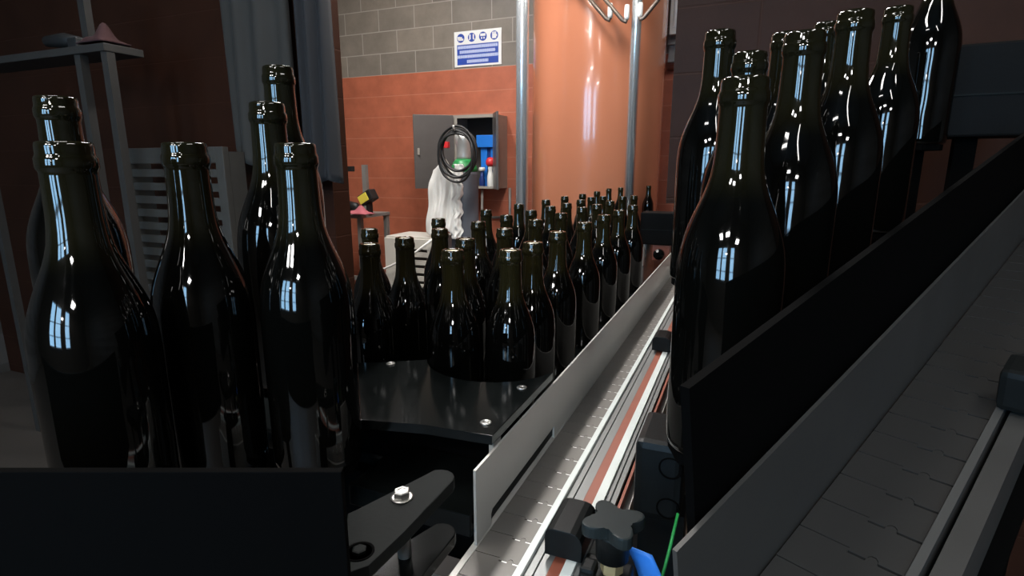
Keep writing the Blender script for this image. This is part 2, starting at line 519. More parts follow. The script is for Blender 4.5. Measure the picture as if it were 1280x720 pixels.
m = MB(); tbx(m, -.905, -.895, .68, 3.86, .15, ZD - .10); m.build('side_panel', M['black_frame'], tb)
m = MB(); tbx(m, -.92, -.912, .62, 3.9, ZD, ZD + .05); m.build('back_fence', M['black_matte'], tb)

# ------------------------------------------------------------------ steel guide plate standing beside the chain
gz0, gz1 = ZD, CH - .3265
gp = MB()
zc = CH - .4000
out = [(.494, gz0), (.5335, gz0), (.5335, zc - .005), (.5375, zc), (.7725, zc), (.7725, gz0), (2.36, gz0), (2.36, gz1), (.494, gz1)]
bm = gp.bm
A = [bm.verts.new((0, y - .494, z - ZD)) for y, z in out]
B = [bm.verts.new((-.003, y - .494, z - ZD)) for y, z in out]
bm.faces.new(A); bm.faces.new(B[::-1])
for k in range(len(out)):
    bm.faces.new((A[k], B[k], B[(k + 1) % len(out)], A[(k + 1) % len(out)]))
t = thing('guide_plate', 'long grey steel guide plate standing between bottles and chain', 'guide rail', .494, -.2495, ZD)
gp.build('plate', M['plate_steel'], t)
MB().box(-.0062, -.0034, .030, .30, .0030, .030).build('backing_strip', M['clamp'], t)

# ------------------------------------------------------------------ slat conveyor
U0, U1 = .20, 4.25
cv = thing('slat_conveyor', 'long slat chain conveyor with aluminium edge rails beside the bottles', 'conveyor', U0, -.21, 0)


def cb(mb, v0, v1, u0, u1, z0, z1, bev=0.):
    return mb.box(v0 + .21, v1 + .21, u0 - U0, u1 - U0, z0, z1, bev)


def slats(x0, x1, y0, y1, pitch, ztop, th, gap=.0011):
    m = MB(); w = x1 - x0
    n = int((y1 - y0) / pitch)
    st = [(0, 0), (.50, 0), (.50, -.0042), (.665, -.0042), (.672, -.001), (.70, .0012), (.74, .0012), (.768, -.001), (.775, -.0042), (1, -.0042)]
    for i in range(n):
        y = y0 + i * pitch
        low = [(x0 + a * w, y + d + gap / 2 + (gap * .55 if d < -.002 else 0)) for a, d in st]
        hi = [(x0 + a * w, y + pitch + d - gap / 2 - (gap * .55 if d < -.002 else 0)) for a, d in st]
        m.prism(low + hi[::-1], ztop - th, ztop)
    return m


sm = slats(-.2475 + .21, -.1868 + .21, 0.012, U1 - U0 - .02, .0391, ZD, .004)
ch = sm.build('slat_chain', M['chain'], cv)
m = MB(); cb(m, -.2135, -.1868, U0 + .01, U1 - .01, ZD - .0062, ZD - .0041)
for i_ in range(103):
    y_ = U0 + .012 + i_ * .0391 - .0042
    cb(m, -.2135, -.1872, y_ - .0010, y_ + .0014, ZD - .0041, ZD - .0004)
m.build('bright_gap_strip', M['pin'], cv)  # white dashes fill the slat gaps, painting light seen through them
m = MB(); cb(m, -.2475, -.2140, U0 + .01, U1 - .01, ZD - .0068, ZD - .0045); m.build('chain_track', M['black_frame'], cv)
m = MB(); cb(m, -.256, -.2485, U0, U1, ZD - .14, ZD - .0005, .0005); cb(m, -.256, -.16, U0, U1, ZD - .14, ZD - .13)
m.build('side_frame', M['plate_steel'], cv)
ZR = CH - .405
def strip(name, mat, *rs):
    m = MB()
    for v0, v1, z0, z1, bev in rs: cb(m, v0, v1, U0, U1, z0, z1, bev)
    return m.build(name, mat, cv)
strip('wear_strip', M['white_plastic'], (-.1866, -.1785, ZD - .012, ZR + .002, .0008))
strip('edge_rail', M['alu'], (-.1783, -.1700, ZD - .06, ZR - .003, 0), (-.1700, -.1685, ZD - .06, ZR - .007, 0), (-.1685, -.1570, ZD - .06, ZR - .004, 0))
strip('red_strip', M['red_strip'], (-.1568, -.1432, ZD - .05, ZR - .004, 0))  # painted reflection of the orange wall
strip('wear_strip', M['white_plastic'], (-.1430, -.1315, ZD - .05, ZR + .001, .0008))
strip('edge_rail', M['alu'], (-.1313, -.1260, ZD - .06, ZR - .003, 0), (-.1260, -.1245, ZD - .06, ZR - .008, 0), (-.1245, -.1185, ZD - .06, ZR - .005, 0))
strip('dark_seal', M['black_frame'], (-.1183, -.1150, ZD - .05, ZR - .010, 0))
strip('red_strip', M['red_strip'], (-.1150, -.1115, ZD - .05, ZR - .006, 0))  # same painted wall reflection, narrower
strip('outer_rail', M['steel'], (-.1115, -.104, ZD - .07, ZD - .006, 0))
m = MB(); cb(m, -.104, -.025, U0 + .1, U1, ZD - .20, ZD - .17); cb(m, -.028, -.025, U0 + .1, U1, ZD - .17, ZD - .12); m.build('drip_tray', M['brown_pipe'], cv)
for lu in (.75, 2.4, 4.1):
    m = MB(); cb(m, -.25, -.21, lu, lu + .04, 0, ZD - .14); cb(m, -.17, -.13, lu, lu + .04, 0, ZD - .06); m.build('leg', M['steel'], cv)

# clamp hugging the edge rails: rounded hook block + pinch block + star knob
def clamp(u, name='rail_clamp', big=True, knob=True):
    x, y = 0, u - U0
    def S(poly, y0, y1, bev=.0012):      # profile in (v, z), extruded along the line
        m = MB(); bm = m.bm
        a = [bm.verts.new((vv + .21, y0, z)) for vv, z in poly]
        c = [bm.verts.new((vv + .21, y1, z)) for vv, z in poly]
        f1 = bm.faces.new(a); f2 = bm.faces.new(c[::-1])
        n = len(poly)
        for k in range(n):
            bm.faces.new((a[k], c[k], c[(k + 1) % n], a[(k + 1) % n]))
        if bev: bmesh.ops.bevel(bm, geom=list(f1.edges) + list(f2.edges), offset=bev, segments=2, affect='EDGES', profile=.6)
        return m
    zt = CH - .370
    hook = [(-.1665, ZR + .003), (-.1665, zt - .010)] + [(-.1575 + .009 * math.cos(a), zt - .009 + .009 * math.sin(a)) for a in [PI * .9, PI * .7, PI * .5]] + \
           [(-.139 + .013 * math.cos(a), zt - .013 + .013 * math.sin(a)) for a in [PI * .5, PI * .35, PI * .2, PI * .05, 0]] + [(-.126, ZR + .003)]
    o = S(hook, y - .031, y + .031).build(name, M['clamp'], cv)
    o['label'] = 'black nylon clamp'
    return o


c1 = clamp(.520)


def star(c, r, h, lobes=4, ang=.3, concave=.64):
    pts = []
    n = 48
    for k in range(n):
        a = 2 * PI * k / n
        w = (math.cos(lobes * a) + 1) / 2
        rad = r * (concave + (1 - concave) * w ** .8)
        pts.append((c[0] + rad * math.cos(a + ang), c[1] + rad * math.sin(a + ang)))
    m = MB()
    m.prism(pts, c[2], c[2] + h, .0022)
    return m


def on_line(u, v, z): return (v + .21, u - U0, z)


k0 = on_line(.487, -.094, CH - .352)
kn = star(k0, .033, .013, 4, .62, .50).build('star_knob', M['knob'], c1)
MB().lathe([(.0165, -.030), (.0175, -.004), (.0185, 0)], 24, c=k0).build('stem', M['clamp'], c1)
MB().lathe([(.0115, -.046), (.0115, -.030)], 6, c=k0, smooth=False).build('nut', M['brass'], c1)
m = MB(); m.box(k0[0] - .030, k0[0] + .020, k0[1] - .018, k0[1] + .018, k0[2] - .062, k0[2] - .046, .003)
m.box(k0[0] - .030, k0[0] - .014, k0[1] - .016, k0[1] + .004, k0[2] - .085, k0[2] - .040, .004)
m.build('pinch_block', M['clamp'], c1)
MB().tube([(k0[0] - .031, k0[1] - .022, k0[2] - .054), (k0[0] - .004, k0[1] - .022, k0[2] - .054)], .0036, 12).build('cross_pin', M['bolt'], c1)

c2 = clamp(1.25)
k2 = on_line(1.235, -.088, CH - .385)
m = star(k2, .030, .014, 4, .2).build('star_knob', M['clamp'], c2)
MB().lathe([(.016, -.085), (.016, 0)], 20, c=k2).build('stem', M['clamp'], c2)

# square black cross clamp with socket holes, further out from the rail
m = MB()
x0, y0 = -.096 + .21, .606 - U0
m.box(x0, x0 + .056, y0, y0 + .092, CH - .412, CH - .312, .009)
sq = m.build('cross_clamp', M['clamp'], cv)
for dz in (-.340, -.392):
    MB().lathe([(.0135, -.002), (.0135, .0008), (.0122, .0012), (.011, -.0015)], 24, c=(x0 + .042, y0 - .0003, CH + dz), matrix=RX(PI / 2)).build('socket', M['black_frame'], sq)
MB().tube([(x0 - .006, y0 + .01, ZD - .002), (x0 - .006, y0 + .01, ZD - .055)], .006, 14).build('post', M['bolt'], sq)
m = MB(); m.box(x0 + .006, x0 + .06, y0 + .02, y0 + .07, ZD - .168, CH - .412); m.build('bracket_stem', M['clamp'], sq)

# blue tape tag and green wire by the clamp
def tape(s, t):
    return Vector((.010 * math.sin(t * 2.2) + .028 * s + .012 * t, -.006 * s - .004 * t, .060 * (1 - t)))
bt = MB().sheet(lambda s, t: tape(s, t), 4, 10).build('blue_tape', M['blue_tape'], thick=.001)
place(bt, .518, -.086, CH - .448)
tag(bt, 'strip of blue tape hanging from the clamp with the star knob', 'tape')
gw = MB().tube([(0, 0, 0), (.004, .02, .03), (.010, .05, .065), (.014, .08, .09)], .0018, 8).build('green_wire', M['green'])
place(gw, .51, -.055, CH - .475)
tag(gw, 'thin green wire rising beside the blue tape', 'wire')

# ------------------------------------------------------------------ dark grey stop arm in the foreground
sa = thing('stop_arm', 'dark grey double plate arm with a hexagon bolt at front of table', 'machine arm', .386, -.272, 0)


def armpoly():
    tip = [(-.2420, .4300), (-.2440, .4365), (-.2490, .4420), (-.2560, .4445), (-.2630, .4435), (-.2690, .4400)]
    return [(-.2450, .300), (-.2425, .345)] + tip + [(-.2887, .3818), (-.2980, .3535), (-.3030, .3470), (-.2640, .2870), (-.2540, .2885)]


ap = [(x + .272, y - .386) for x, y in armpoly()]
AZ = CH - .30
MB().prism(ap, AZ - .0125, AZ, .0012).build('upper_plate', M['grey_plate'], sa)
MB().prism(ap, AZ - .074, AZ - .0615, .0012).build('lower_plate', M['black_plate'], sa)
for (du, dv) in ((0, 0), (-.072, .010)):
    MB().lathe([(.0065, AZ - .0615), (.0065, AZ - .0125)], 18, c=(dv, du, 0)).build('spacer', M['plate_steel'], sa)
h = MB()
h.lathe([(.0105, 0), (.0105, .0012), (.009, .0015)], 24, c=(0, 0, AZ))
h.lathe([(.0078, .0015), (.0078, .0068), (.0068, .0078), (.0045, .0078), (.004, .0072)], 6, c=(0, 0, AZ), smooth=False)
h.build('hex_bolt', M['bolt'], sa)
h = MB(); h.lathe([(.0118, 0), (.0118, .0006), (.0105, .0008), (.0098, -.0002)], 24, c=(.0105, -.0760, AZ)); h.build('bolt_recess', M['black_frame'], sa)
h = MB(); h.lathe([(.006, 0), (.006, .0025), (.0045, .003)], 6, c=(.0105, -.0760, AZ + .0003), smooth=False); h.build('recessed_bolt', M['grey_plate'], sa)
MB().box(-.022, .012, -.078, -.03, 0, AZ - .074).build('column', M['black_frame'], sa)
# steel cross member under the ledge
cr_ = MB().box(-.115, .045, 0.012, .05, 0, .02, .001)
cr_.box(-.02, .0, .015, .04, -.85, 0).box(-.115, -.085, .015, .04, -.85, 0)
o = cr_.build('cross_member', M['stand']); place(o, .47, -.31, .85)
tag(o, 'grey steel cross member under the black ledge by the stop arm', 'frame')

# ------------------------------------------------------------------ black sensor box across the line
sb = thing('sensor_box', 'black box standing across the far end of the guide plate', 'machine box', 2.40, -.30, ZD + .0006)
MB().box(-.105, .20, 0, .11, .098, .234, .004).build('housing', M['black_matte'], sb)
MB().box(-.10, .12, -.002, .0, .160, .163).build('seam', M['grey_plate'], sb)
MB().box(-.100, -.088, .02, .045, 0, .098).build('leg', M['steel'], sb)
MB().box(.145, .158, .02, .045, .019, .098).build('leg', M['steel'], sb)
MB().lathe([(.022, 0), (.022, .03), (.012, .032), (.012, .05)], 20, c=(-.02, .01, .060), matrix=RX(PI / 2)).build('sensor_eye', M['black_plate'], sb)
MB().box(-.05, .02, .012, .05, .03, .098).build('sensor_bracket', M['red_strip'], sb)
MB().lathe([(.004, .234), (.004, .25), (.009, .252), (.009, .258)], 12, c=(.10, .05, 0)).build('top_knob', M['clamp'], sb)

# ------------------------------------------------------------------ tank and pipes
tk = thing('storage_tank', 'tall glossy orange cylindrical tank behind the bottles', 'tank', 4.41, -1.125, 0)
TR = .500
MB().lathe([(TR - .02, .02), (TR, .05), (TR, 3.35), (TR - .03, 3.42), (.20, 3.55), (.05, 3.57)], 96).build('shell', M['tank'], tk)
for k in range(3):
    a = k * 2.1 + .4
    MB().lathe([(.05, 0), (.05, .06)], 16, c=(.4 * math.cos(a), .4 * math.sin(a), 0)).build('foot', M['steel'], tk)

p1 = thing('steel_pipe', 'tall steel pipe from floor to ceiling before the tank', 'pipe', 3.72, -1.475, 0)
MB().lathe([(.043, .012), (.043, HC)], 32).build('pipe', M['pipe'], p1)
MB().lathe([(.08, 0), (.08, .012), (.045, .014)], 24).build('flange', M['pipe'], p1)
p2 = thing('steel_post', 'slim steel post with white tipped hooks in front of the tank', 'post', 3.85, -.738, ZD + .0006)
MB().lathe([(.032, .010), (.032, 3.0)], 32).build('post', M['pipe'], p2)
MB().lathe([(.06, 0), (.06, .010), (.034, .012)], 24).build('flange', M['pipe'], p2)
hz = CH - ZD + .93
def hook(dx, dy, hz2, sx):
    # rod slanting down from the post collar, upturned tip with a white sleeve
    r = MB().tube([(dx - sx * .30, dy, hz2 + .33), (dx - sx * .02, dy, hz2 + .012), (dx, dy, hz2), (dx + sx * .006, dy, hz2 + .02)], .013, 10)
    o = r.build('hook_rod', M['hook'], p2)
    MB().lathe([(.013, .012), (.017, .03), (.017, .085), (.013, .10)], 14, c=(dx + sx * .006, dy, hz2)).build('white_tip', M['white'], o)
hook(-.165, -.06, hz, 1)
hook(-.055, -.07, hz - .022, 1)
hook(.040, -.07, hz - .018, -1)
c_ = MB(); c_.box(-.50, .36, -.10, -.045, hz + .30, hz + .36, .004); c_.build('hook_bar', M['stand'], p2)

# ------------------------------------------------------------------ sign on the back wall
sg = thing('safety_sign', 'blue and white safety sign with four round symbols on the block wall', 'sign', UF - .001, -2.40, CH + .930)
sgw, sgh = .485, .312
MB().box(-sgw / 2, sgw / 2, -.006, 0, 0, sgh, .002).build('board', M['sign_white'], sg)
MB().box(-sgw / 2 + .03, sgw / 2 - .03, -.0072, -.0062, .018, .195).build('blue_panel', M['sign_blue'], sg)
# text bars read as illegible lines of capitals in the photograph
def textline(z, w, h, n):
    m = MB(); x = -w / 2
    while x < w / 2 - .004:
        cw = random.uniform(.010, .017)
        m.box(x, min(x + cw, w / 2), -.0083, -.0073, z, z + h)
        if random.random() < .8:
            m.box(x, min(x + cw + .004, w / 2), -.0083, -.0073, z + h * .35, z + h * .6)
        x += cw + .0024
    return m
for z, w in ((.158, .41), (.117, .37), (.076, .42), (.032, .22)):
    textline(z, w, .027, 0).build('lettering', M['sign_pale'], sg)
for k in range(4):
    cx_ = -.172 + k * .1145; cz = .253
    disc = MB().lathe([(.039, .0062), (.039, .0074)], 32, c=(cx_, 0, cz), matrix=None)
    bmesh.ops.rotate(disc.bm, cent=(cx_, 0, cz), matrix=RX(PI / 2), verts=disc.bm.verts)
    d = disc.build('symbol_disc', M['sign_blue'], sg)
    m = MB(); y1 = -.0074; y0 = -.0084
    if k == 0:      # head with ear muffs / helmet profile
        m.box(cx_ - .026, cx_ + .014, y0, y1, cz - .022, cz + .010, .002); m.box(cx_ - .034, cx_ - .005, y0, y1, cz - .010, cz + .014)
        m.box(cx_ + .005, cx_ + .028, y0, y1, cz - .022, cz - .004)
    elif k == 1:    # boots
        m.box(cx_ - .024, cx_ - .011, y0, y1, cz - .016, cz + .026); m.box(cx_ + .011, cx_ + .024, y0, y1, cz - .016, cz + .026)
        m.box(cx_ - .030, cx_ - .018, y0, y1, cz - .022, cz - .014); m.box(cx_ + .018, cx_ + .030, y0, y1, cz - .022, cz - .014)
    elif k == 2:    # masked face
        m.box(cx_ - .026, cx_ + .026, y0, y1, cz + .002, cz + .024, .002); m.box(cx_ - .018, cx_ - .006, y0, y1, cz - .022, cz - .006)
        m.box(cx_ + .006, cx_ + .018, y0, y1, cz - .022, cz - .006)
    else:           # hands / gloves
        m.box(cx_ - .020, cx_ + .020, y0, y1, cz - .026, cz + .012, .004)
        for q in range(4):
            m.box(cx_ - .020 + q * .0105, cx_ - .012 + q * .0105, y0, y1, cz + .010, cz + .030)
        m.box(cx_ + .018, cx_ + .028, y0, y1, cz - .010, cz + .008)
    m.build('symbol', M['sign_white'], d)

# ------------------------------------------------------------------ open wall cabinet
kz = CH - .185
cab = thing('wall_cabinet', 'open grey steel wall cabinet with a blue machine inside', 'cabinet', UF - .001, -2.31, kz)
CW0, CW1, CHh, CD = -.215, .205, .655, .27
m = MB()
m.box(CW0, CW0 + .012, -CD, 0, 0, CHh).box(CW1 - .012, CW1, -CD, 0, 0, CHh).box(CW0 + .012, CW1 - .012, -CD, 0, 0, .012)
m.box(CW0 + .012, CW1 - .012, -CD, 0, CHh - .012, CHh)
m.build('carcass', M['cab_rim'], cab)
MB().box(CW0 + .012, CW1 - .012, -.012, -.002, .012, CHh - .012).build('back_panel', M['cab_in'], cab)
m = MB(); m.box(CW0, CW0 + .040, -CD - .008, -CD, 0, CHh).box(CW1 - .022, CW1, -CD - .008, -CD, 0, CHh)
m.box(CW0 + .04, CW1 - .022, -CD - .008, -CD, CHh - .028, CHh).box(CW0 + .04, CW1 - .022, -CD - .008, -CD, 0, .022); m.build('face_frame', M['cab_rim'], cab)
d1 = MB(); d1.box(-.365, 0, -.020, 0, .0, CHh, .003, RZ(.66), Vector((0, 0, 0)))
d1 = d1.build('door', M['cabinet'], cab); d1.location = (CW0, -CD - .010, .0)
MB().box(-.335, -.315, -.036, -.022, .30, .36, .003, RZ(.66), Vector((0, 0, 0))).build('handle', M['cab_rim'], d1)
d2 = MB(); d2.box(0, .24, -.020, 0, .0, CHh, .003, RZ(-1.02), Vector((0, 0, 0)))
d2 = d2.build('door', M['cabinet'], cab); d2.location = (CW1, -CD - .006, .0)

bl = thing('blue_regulator', 'blue machine standing inside the open wall cabinet', 'machine', UF - .05, -2.24, kz + .012)
m = MB(); m.box(-.10, .12, -.13, 0, .36, .47, .006); m.build('upper_block', M['blue'], bl)
m = MB(); m.box(-.07, -.005, -.10, 0, 0, .355, .004); m.box(.03, .10, -.10, 0, .12, .355, .006); m.build('body', M['blue'], bl)
m = MB(); m.box(.0, .03, -.09, -.01, .10, .355, .004).box(-.03, .10, -.09, -.01, 0.0, .10, .003); m.build('pipework', M['navy'], bl)
MB().lathe([(.032, 0), (.036, .02), (.036, .05)], 20, c=(.065, -.100, .22), matrix=RX(PI / 2)).build('gauge', M['cab_in'], bl)
sq_ = thing('spray_bottle', 'white bottle with a red cap at the front of the wall cabinet', 'bottle', UF - .252, -2.165, kz + .012)
MB().lathe([(.026, 0), (.03, .01), (.03, .09), (.024, .12), (.018, .15), (.022, .165), (.022, .19)], 20).build('body', M['white'], sq_)
MB().lathe([(.014, .185), (.034, .195), (.042, .215), (.04, .24), (.026, .262), (.01, .268)], 20).build('cap', M['redknob'], sq_)
sv = thing('valve_body', 'small navy and white valve beside the white bottle in the cabinet', 'valve', UF - .21, -2.27, kz + .012)
MB().lathe([(.022, 0), (.026, .01), (.026, .07), (.016, .10), (.016, .15)], 16).build('body', M['navy'], sv)
MB().lathe([(.02, .145), (.03, .15), (.03, .175), (.02, .18)], 16).build('white_cap', M['white'], sv)
# drain pipe under the cabinet
dp = MB().tube([(0, 0, 0), (0, 0, -.06), (.006, -.02, -.18), (.0, -.03, -.36), (.015, -.03, -.5)], .013, 10)
dp = dp.build('drain_hose', M['stand']); place(dp, UF - .22, -2.265, kz - .001)
tag(dp, 'thin grey hose hanging below the wall cabinet', 'hose')
cdu = MB().tube([(0, 0, 0), (0, 0, -.26), (-.02, 0, -.28), (-.20, 0, -.285)], .013, 10).build('wall_conduit', M['stand'])
place(cdu, UF - .02, -2.07, kz + .0)
tag(cdu, 'bent conduit on the orange wall under the cabinet', 'conduit')

# ------------------------------------------------------------------ gas cylinder with hose coil and cloth
GC = (4.18, -2.175)
gc = thing('gas_cylinder', 'grey gas cylinder with green shoulder before the wall cabinet', 'gas cylinder', GC[0], GC[1], 0)
MB().lathe([(.10, .0), (.115, .01), (.117, .03), (.117, 1.315), (.114, 1.34)], 40).build('body', M['cylinder'], gc)
MB().lathe([(.1145, 1.340), (.108, 1.375), (.090, 1.415), (.068, 1.44)], 40).build('shoulder', M['cyl_green'], gc)
MB().lathe([(.060, 1.440), (.062, 1.46), (.058, 1.53), (.068, 1.56), (.074, 1.60), (.072, 1.632), (.055, 1.642)], 28).build('valve_guard', M['cyl_cap'], gc)
MB().box(-.135, -.095, -.10, -.06, 1.53, 1.58, .006).build('red_fitting', M['redknob'], gc)
hc = thing('hose_coil', 'black rubber hose coil hung over the gas cylinder valve', 'hose', GC[0], GC[1], 1.29)
m = MB()
random.seed(4)
for k in range(6):
    R = .150 + random.uniform(-.012, .014); off = -.285 - .010 * k
    zc_ = .235 + random.uniform(-.025, .02) - .010 * k
    pts = []
    for q in range(40):
        a = 2 * PI * q / 40
        pts.append((R * math.cos(a) + .006 * math.sin(3 * a + k) + .105, off + .012 * math.sin(2 * a + k), zc_ + R * 1.08 * math.sin(a) - (.035 if k % 2 else 0) * max(0, -math.sin(a))))
    m.tube(pts, .0095, 8, closed=True)
m.build('hose_loops', M['rubber'], hc)
MB().tube([(0, -.082, .33), (.05, -.20, .35), (.10, -.35, .365), (.10, -.36, .395)], .007, 8).build('hanger', M['cyl_cap'], hc)

random.seed(11)
EX, FX = Vector((.89, .454)), Vector((.454, -.89))      # across and towards the aisle
def interp(t, pts):
    for (t0, a), (t1, b_) in zip(pts, pts[1:]):
        if t <= t1: return a + (b_ - a) * (t - t0) / (t1 - t0)
    return pts[-1][1]
def cloth_fn(s, t):
    aL = interp(t, [(0, -.20), (.08, -.255), (.25, -.285), (.55, -.30), (1, -.325)])
    aR = interp(t, [(0, -.11), (.10, -.085), (.24, -.03), (.6, -.035), (1, -.055)])
    a = aL + (aR - aL) * s + .006 * math.sin(t * 13 + s * 5)
    f = .152 + .035 * math.sin(PI * min(1, s * 1.1)) + min(1, t * 3) * (.018 * math.sin(s * 16 + t * 1.5) + .008 * math.sin(s * 33 + 1 + t * 3)) - .13 * max(0, .35 - s) * 2
    z = 1.395 - t * (.545 + .03 * math.sin(s * 8)) + (.05 * math.sin(PI * s) if t < .05 else .05 * math.sin(PI * s) * max(0, 1 - t * 4))
    p = EX * a + FX * f
    return Vector((p.x, p.y, z))
def strip_fn(s, t):
    a = -.085 + .075 * s - .02 * t + .010 * math.sin(t * 23) + .006 * math.sin(t * 51)
    f = .196 + .012 * math.sin(s * 9 + t * 4) - .02 * t
    p = EX * a + FX * f
    return Vector((p.x, p.y, 1.40 - t * .60))
cl = MB().sheet(cloth_fn, 60, 50).build('white_cloth', M['cloth'], thick=.004)
MB().sheet(strip_fn, 14, 60).build('frayed_strip', M['cloth'], cl, thick=.003)
place(cl, GC[0], GC[1], 0)
tag(cl, 'long white cloth draped over the gas cylinder', 'cloth')

# ------------------------------------------------------------------ tool stand by the wall, crate, hose
ts = thing('tool_stand', 'grey steel tool stand with an upright before the orange wall', 'stand', 4.30, -3.47, 0)
MB().box(-.28, .30, -.22, .22, .925, .955, .003).build('top', M['stand'], ts)
for lx in (-.26, .27):
    for ly in (-.2, .2):
        MB().box(lx - .02, lx + .02, ly - .02, ly + .02, 0, .925).build('leg', M['stand'], ts)
MB().box(-.25, .26, -.21, -.19, .35, .39).build('stretcher', M['stand'], ts)
MB().box(.07, .115, .12, .16, .955, 1.40).build('upright', M['stand'], ts)
t1 = thing('hand_grinder', 'black and red hand grinder lying on the grey tool stand', 'power tool', 4.25, -3.45, .957)
m = MB(); m.tube([(-.18, 0, .21), (-.05, -.01, .12), (.06, -.02, .07)], [.030, .035, .03], 12); m.build('body', M['toolred'], t1)
MB().box(-.20, .06, -.06, .06, 0, .07, .012).build('base', M['toolblack'], t1)
MB().tube([(.03, -.02, .08), (.11, -.02, .06), (.15, -.02, .03)], [.035, .04, .02], 12).build('head', M['toolblack'], t1)
t2 = thing('battery_block', 'yellow topped black battery block tilted on the tool stand', 'battery', 4.20, -3.19, .957)
m = MB(); m.box(-.06, .09, -.05, .05, .10, .20, .010, RY(-.5)); m.box(.01, .04, -.03, .03, .003, .12, .003); m.build('case', M['toolblack'], t2)
m = MB(); m.box(-.055, .05, -.055, -.048, .115, .19, .004, RY(-.5), Vector((.015, 0, .15))); m.build('yellow_face', M['yellow'], t2)
t3 = MB().sheet(lambda s, t: Vector((.22 * (s - .5), .14 * (t - .5), .012 + .055 * math.sin(PI * s) * math.sin(PI * t) * (1 + .35 * math.sin(9 * s + 5 * t)))), 16, 12).build('pink_rag', M['pink'], thick=.006)
place(t3, 4.062, -3.17, .959)
tag(t3, 'crumpled pink rag on the tool stand under the yellow battery', 'rag')
t4 = thing('black_clamp', 'black bar clamp standing at the tool stand edge', 'clamp', 4.36, -3.55, .957)
MB().box(-.02, .02, -.02, .02, 0, .38).build('bar', M['toolblack'], t4)
MB().box(-.02, .10, -.025, .025, .38, .43, .006).build('jaw', M['toolblack'], t4)

cr = thing('slatted_crate', 'tall off-white slatted crate on the floor by the gas cylinder', 'crate', 3.95, -2.58, 0)
m = MB(); cw = .48; chh = .79
m.box(-cw / 2, -cw / 2 + .11, -.03, 0, 0, chh, .004).box(cw / 2 - .06, cw / 2, -.03, 0, 0, chh, .004)
m.box(-cw / 2 + .11, cw / 2 - .06, -.03, 0, chh - .085, chh, .004).box(-cw / 2 + .11, cw / 2 - .06, -.03, 0, 0, .06)
for k in range(9):
    m.box(-cw / 2 + .11, cw / 2 - .06, -.024, -.006, .095 + k * .068, .095 + k * .068 + .040)
m.build('slatted_front', M['crate'], cr)
m = MB(); m.box(-cw / 2, -cw / 2 + .02, .0, .36, 0, chh).box(cw / 2 - .02, cw / 2, .0, .36, 0, chh).box(-cw / 2 + .02, cw / 2 - .02, .34, .36, 0, chh); m.build('sides', M['crate'], cr)
MB().box(-cw / 2 + .02, cw / 2 - .02, .002, .02, .02, chh - .03).build('slat_gap_shade', M['cab_in'], cr)  # added black sheet painting the shade between the slats
MB().box(-cw / 2, cw / 2, -.0, .36, chh, chh + .012).build('lid', M['crate'], cr)
hs = MB().tube([(-.75, .1, .012), (-.55, 0, .30), (-.42, 0, .47), (-.20, -.01, .56), (0, 0, .66), (.20, .0, .80)], .010, 10).build('white_hose', M['hose'])
place(hs, 3.87, -2.52, 0)
tag(hs, 'thin white hose slanting up across the slatted crate', 'hose')

# electrical box, conduit on the far wall right of the tank
eb = thing('electrical_box', 'white electrical box high on the wall beside the tank', 'electrical box', UF - .001, -.53, CH + 1.03)
MB().box(-.13, .20, -.12, 0, .0, .55, .006).build('case', M['white'], eb)
MB().box(-.10, -.01, -.126, -.1205, .05, .50, .003).build('cover', M['sign_white'], eb)
cw_ = MB().box(-.14, .6, -.06, 0, 0, .035).box(-.14, .6, -.04, 0, -.13, -.105)
cw_.box(-.14, .6, -.015, 0, -.105, 0)
cw_ = cw_.build('cable_tray', M['stand']); place(cw_, UF - .001, -.53, CH + .97)
tag(cw_, 'grey cable tray on the wall under the white electrical box', 'cable tray')
wc = MB().tube([(-.14, 0, 0), (.7, 0, 0)], .017, 10).build('wall_conduit', M['red_strip']); place(wc, UF - .018, -.53, CH + .79)
tag(wc, 'dark red conduit along the wall beside the tank', 'conduit')


# ------------------------------------------------------------------ side racks of larger bottles
def ray(px, py):
    t = (360 - py) / F
    return Vector(((px - 640) / F, CP + t * SP, -SP + t * CP))


SB = 1.22
BH = .296 * SB
big = None


def big_bottle(px, py, d, label, zcap=None):
    """a larger bottle whose mouth is met by the view ray at depth d"""
    global big
    p = ray(px, py) * d + Vector((0, 0, CH))
    if zcap is not None: p.z = zcap
    if big is None:
        big = b = make_bottle('large_bottle', label, 'bottle', SB)
        # dimmed copy of the glass: darker neck, changing at the larger bottle's own height
        b['group'] = 'large bottles on the stepped racks'
    else:
        b = dup(big, label)
    b.location = (p.x, p.y, p.z - BH + .0006)
    b.rotation_euler = (0, 0, random.uniform(0, 6))
    return b


# left rack: three steps
lr = thing('stepped_rack', 'black stepped rack of large bottles under the hanging coats', 'rack', 0, 0, 0)
lr.location = (0, 0, 0); lr.rotation_euler = (0, 0, 0)
LB = [  # mouth px, py, depth, step
    (80, 178, .47, 0, 'large dark bottle at the outer end of the front step below the coats'),
    (228, 162, .565, 1, 'large dark bottle in front of the grey slatted pallet'),
    (370, 196, .585, 1, 'large dark bottle on the coat-side rack, nearest the bottle table'),
    (70, 125, .63, 2, 'large dark bottle just behind the outermost one, before the dull tool bench'),
    (333, 126, .685, 2, 'large dark bottle directly below the dimmed coat'),
    (347, 84, .79, 3, 'large dark bottle on the top step under the coats'),
]
steps = {}
for px, py, d, s, lab in LB:
    p = ray(px, py) * d
    steps.setdefault(s, []).append(p)
for s, ps in steps.items():
    steps[s] = CH + sum(p.z for p in ps) / len(ps)


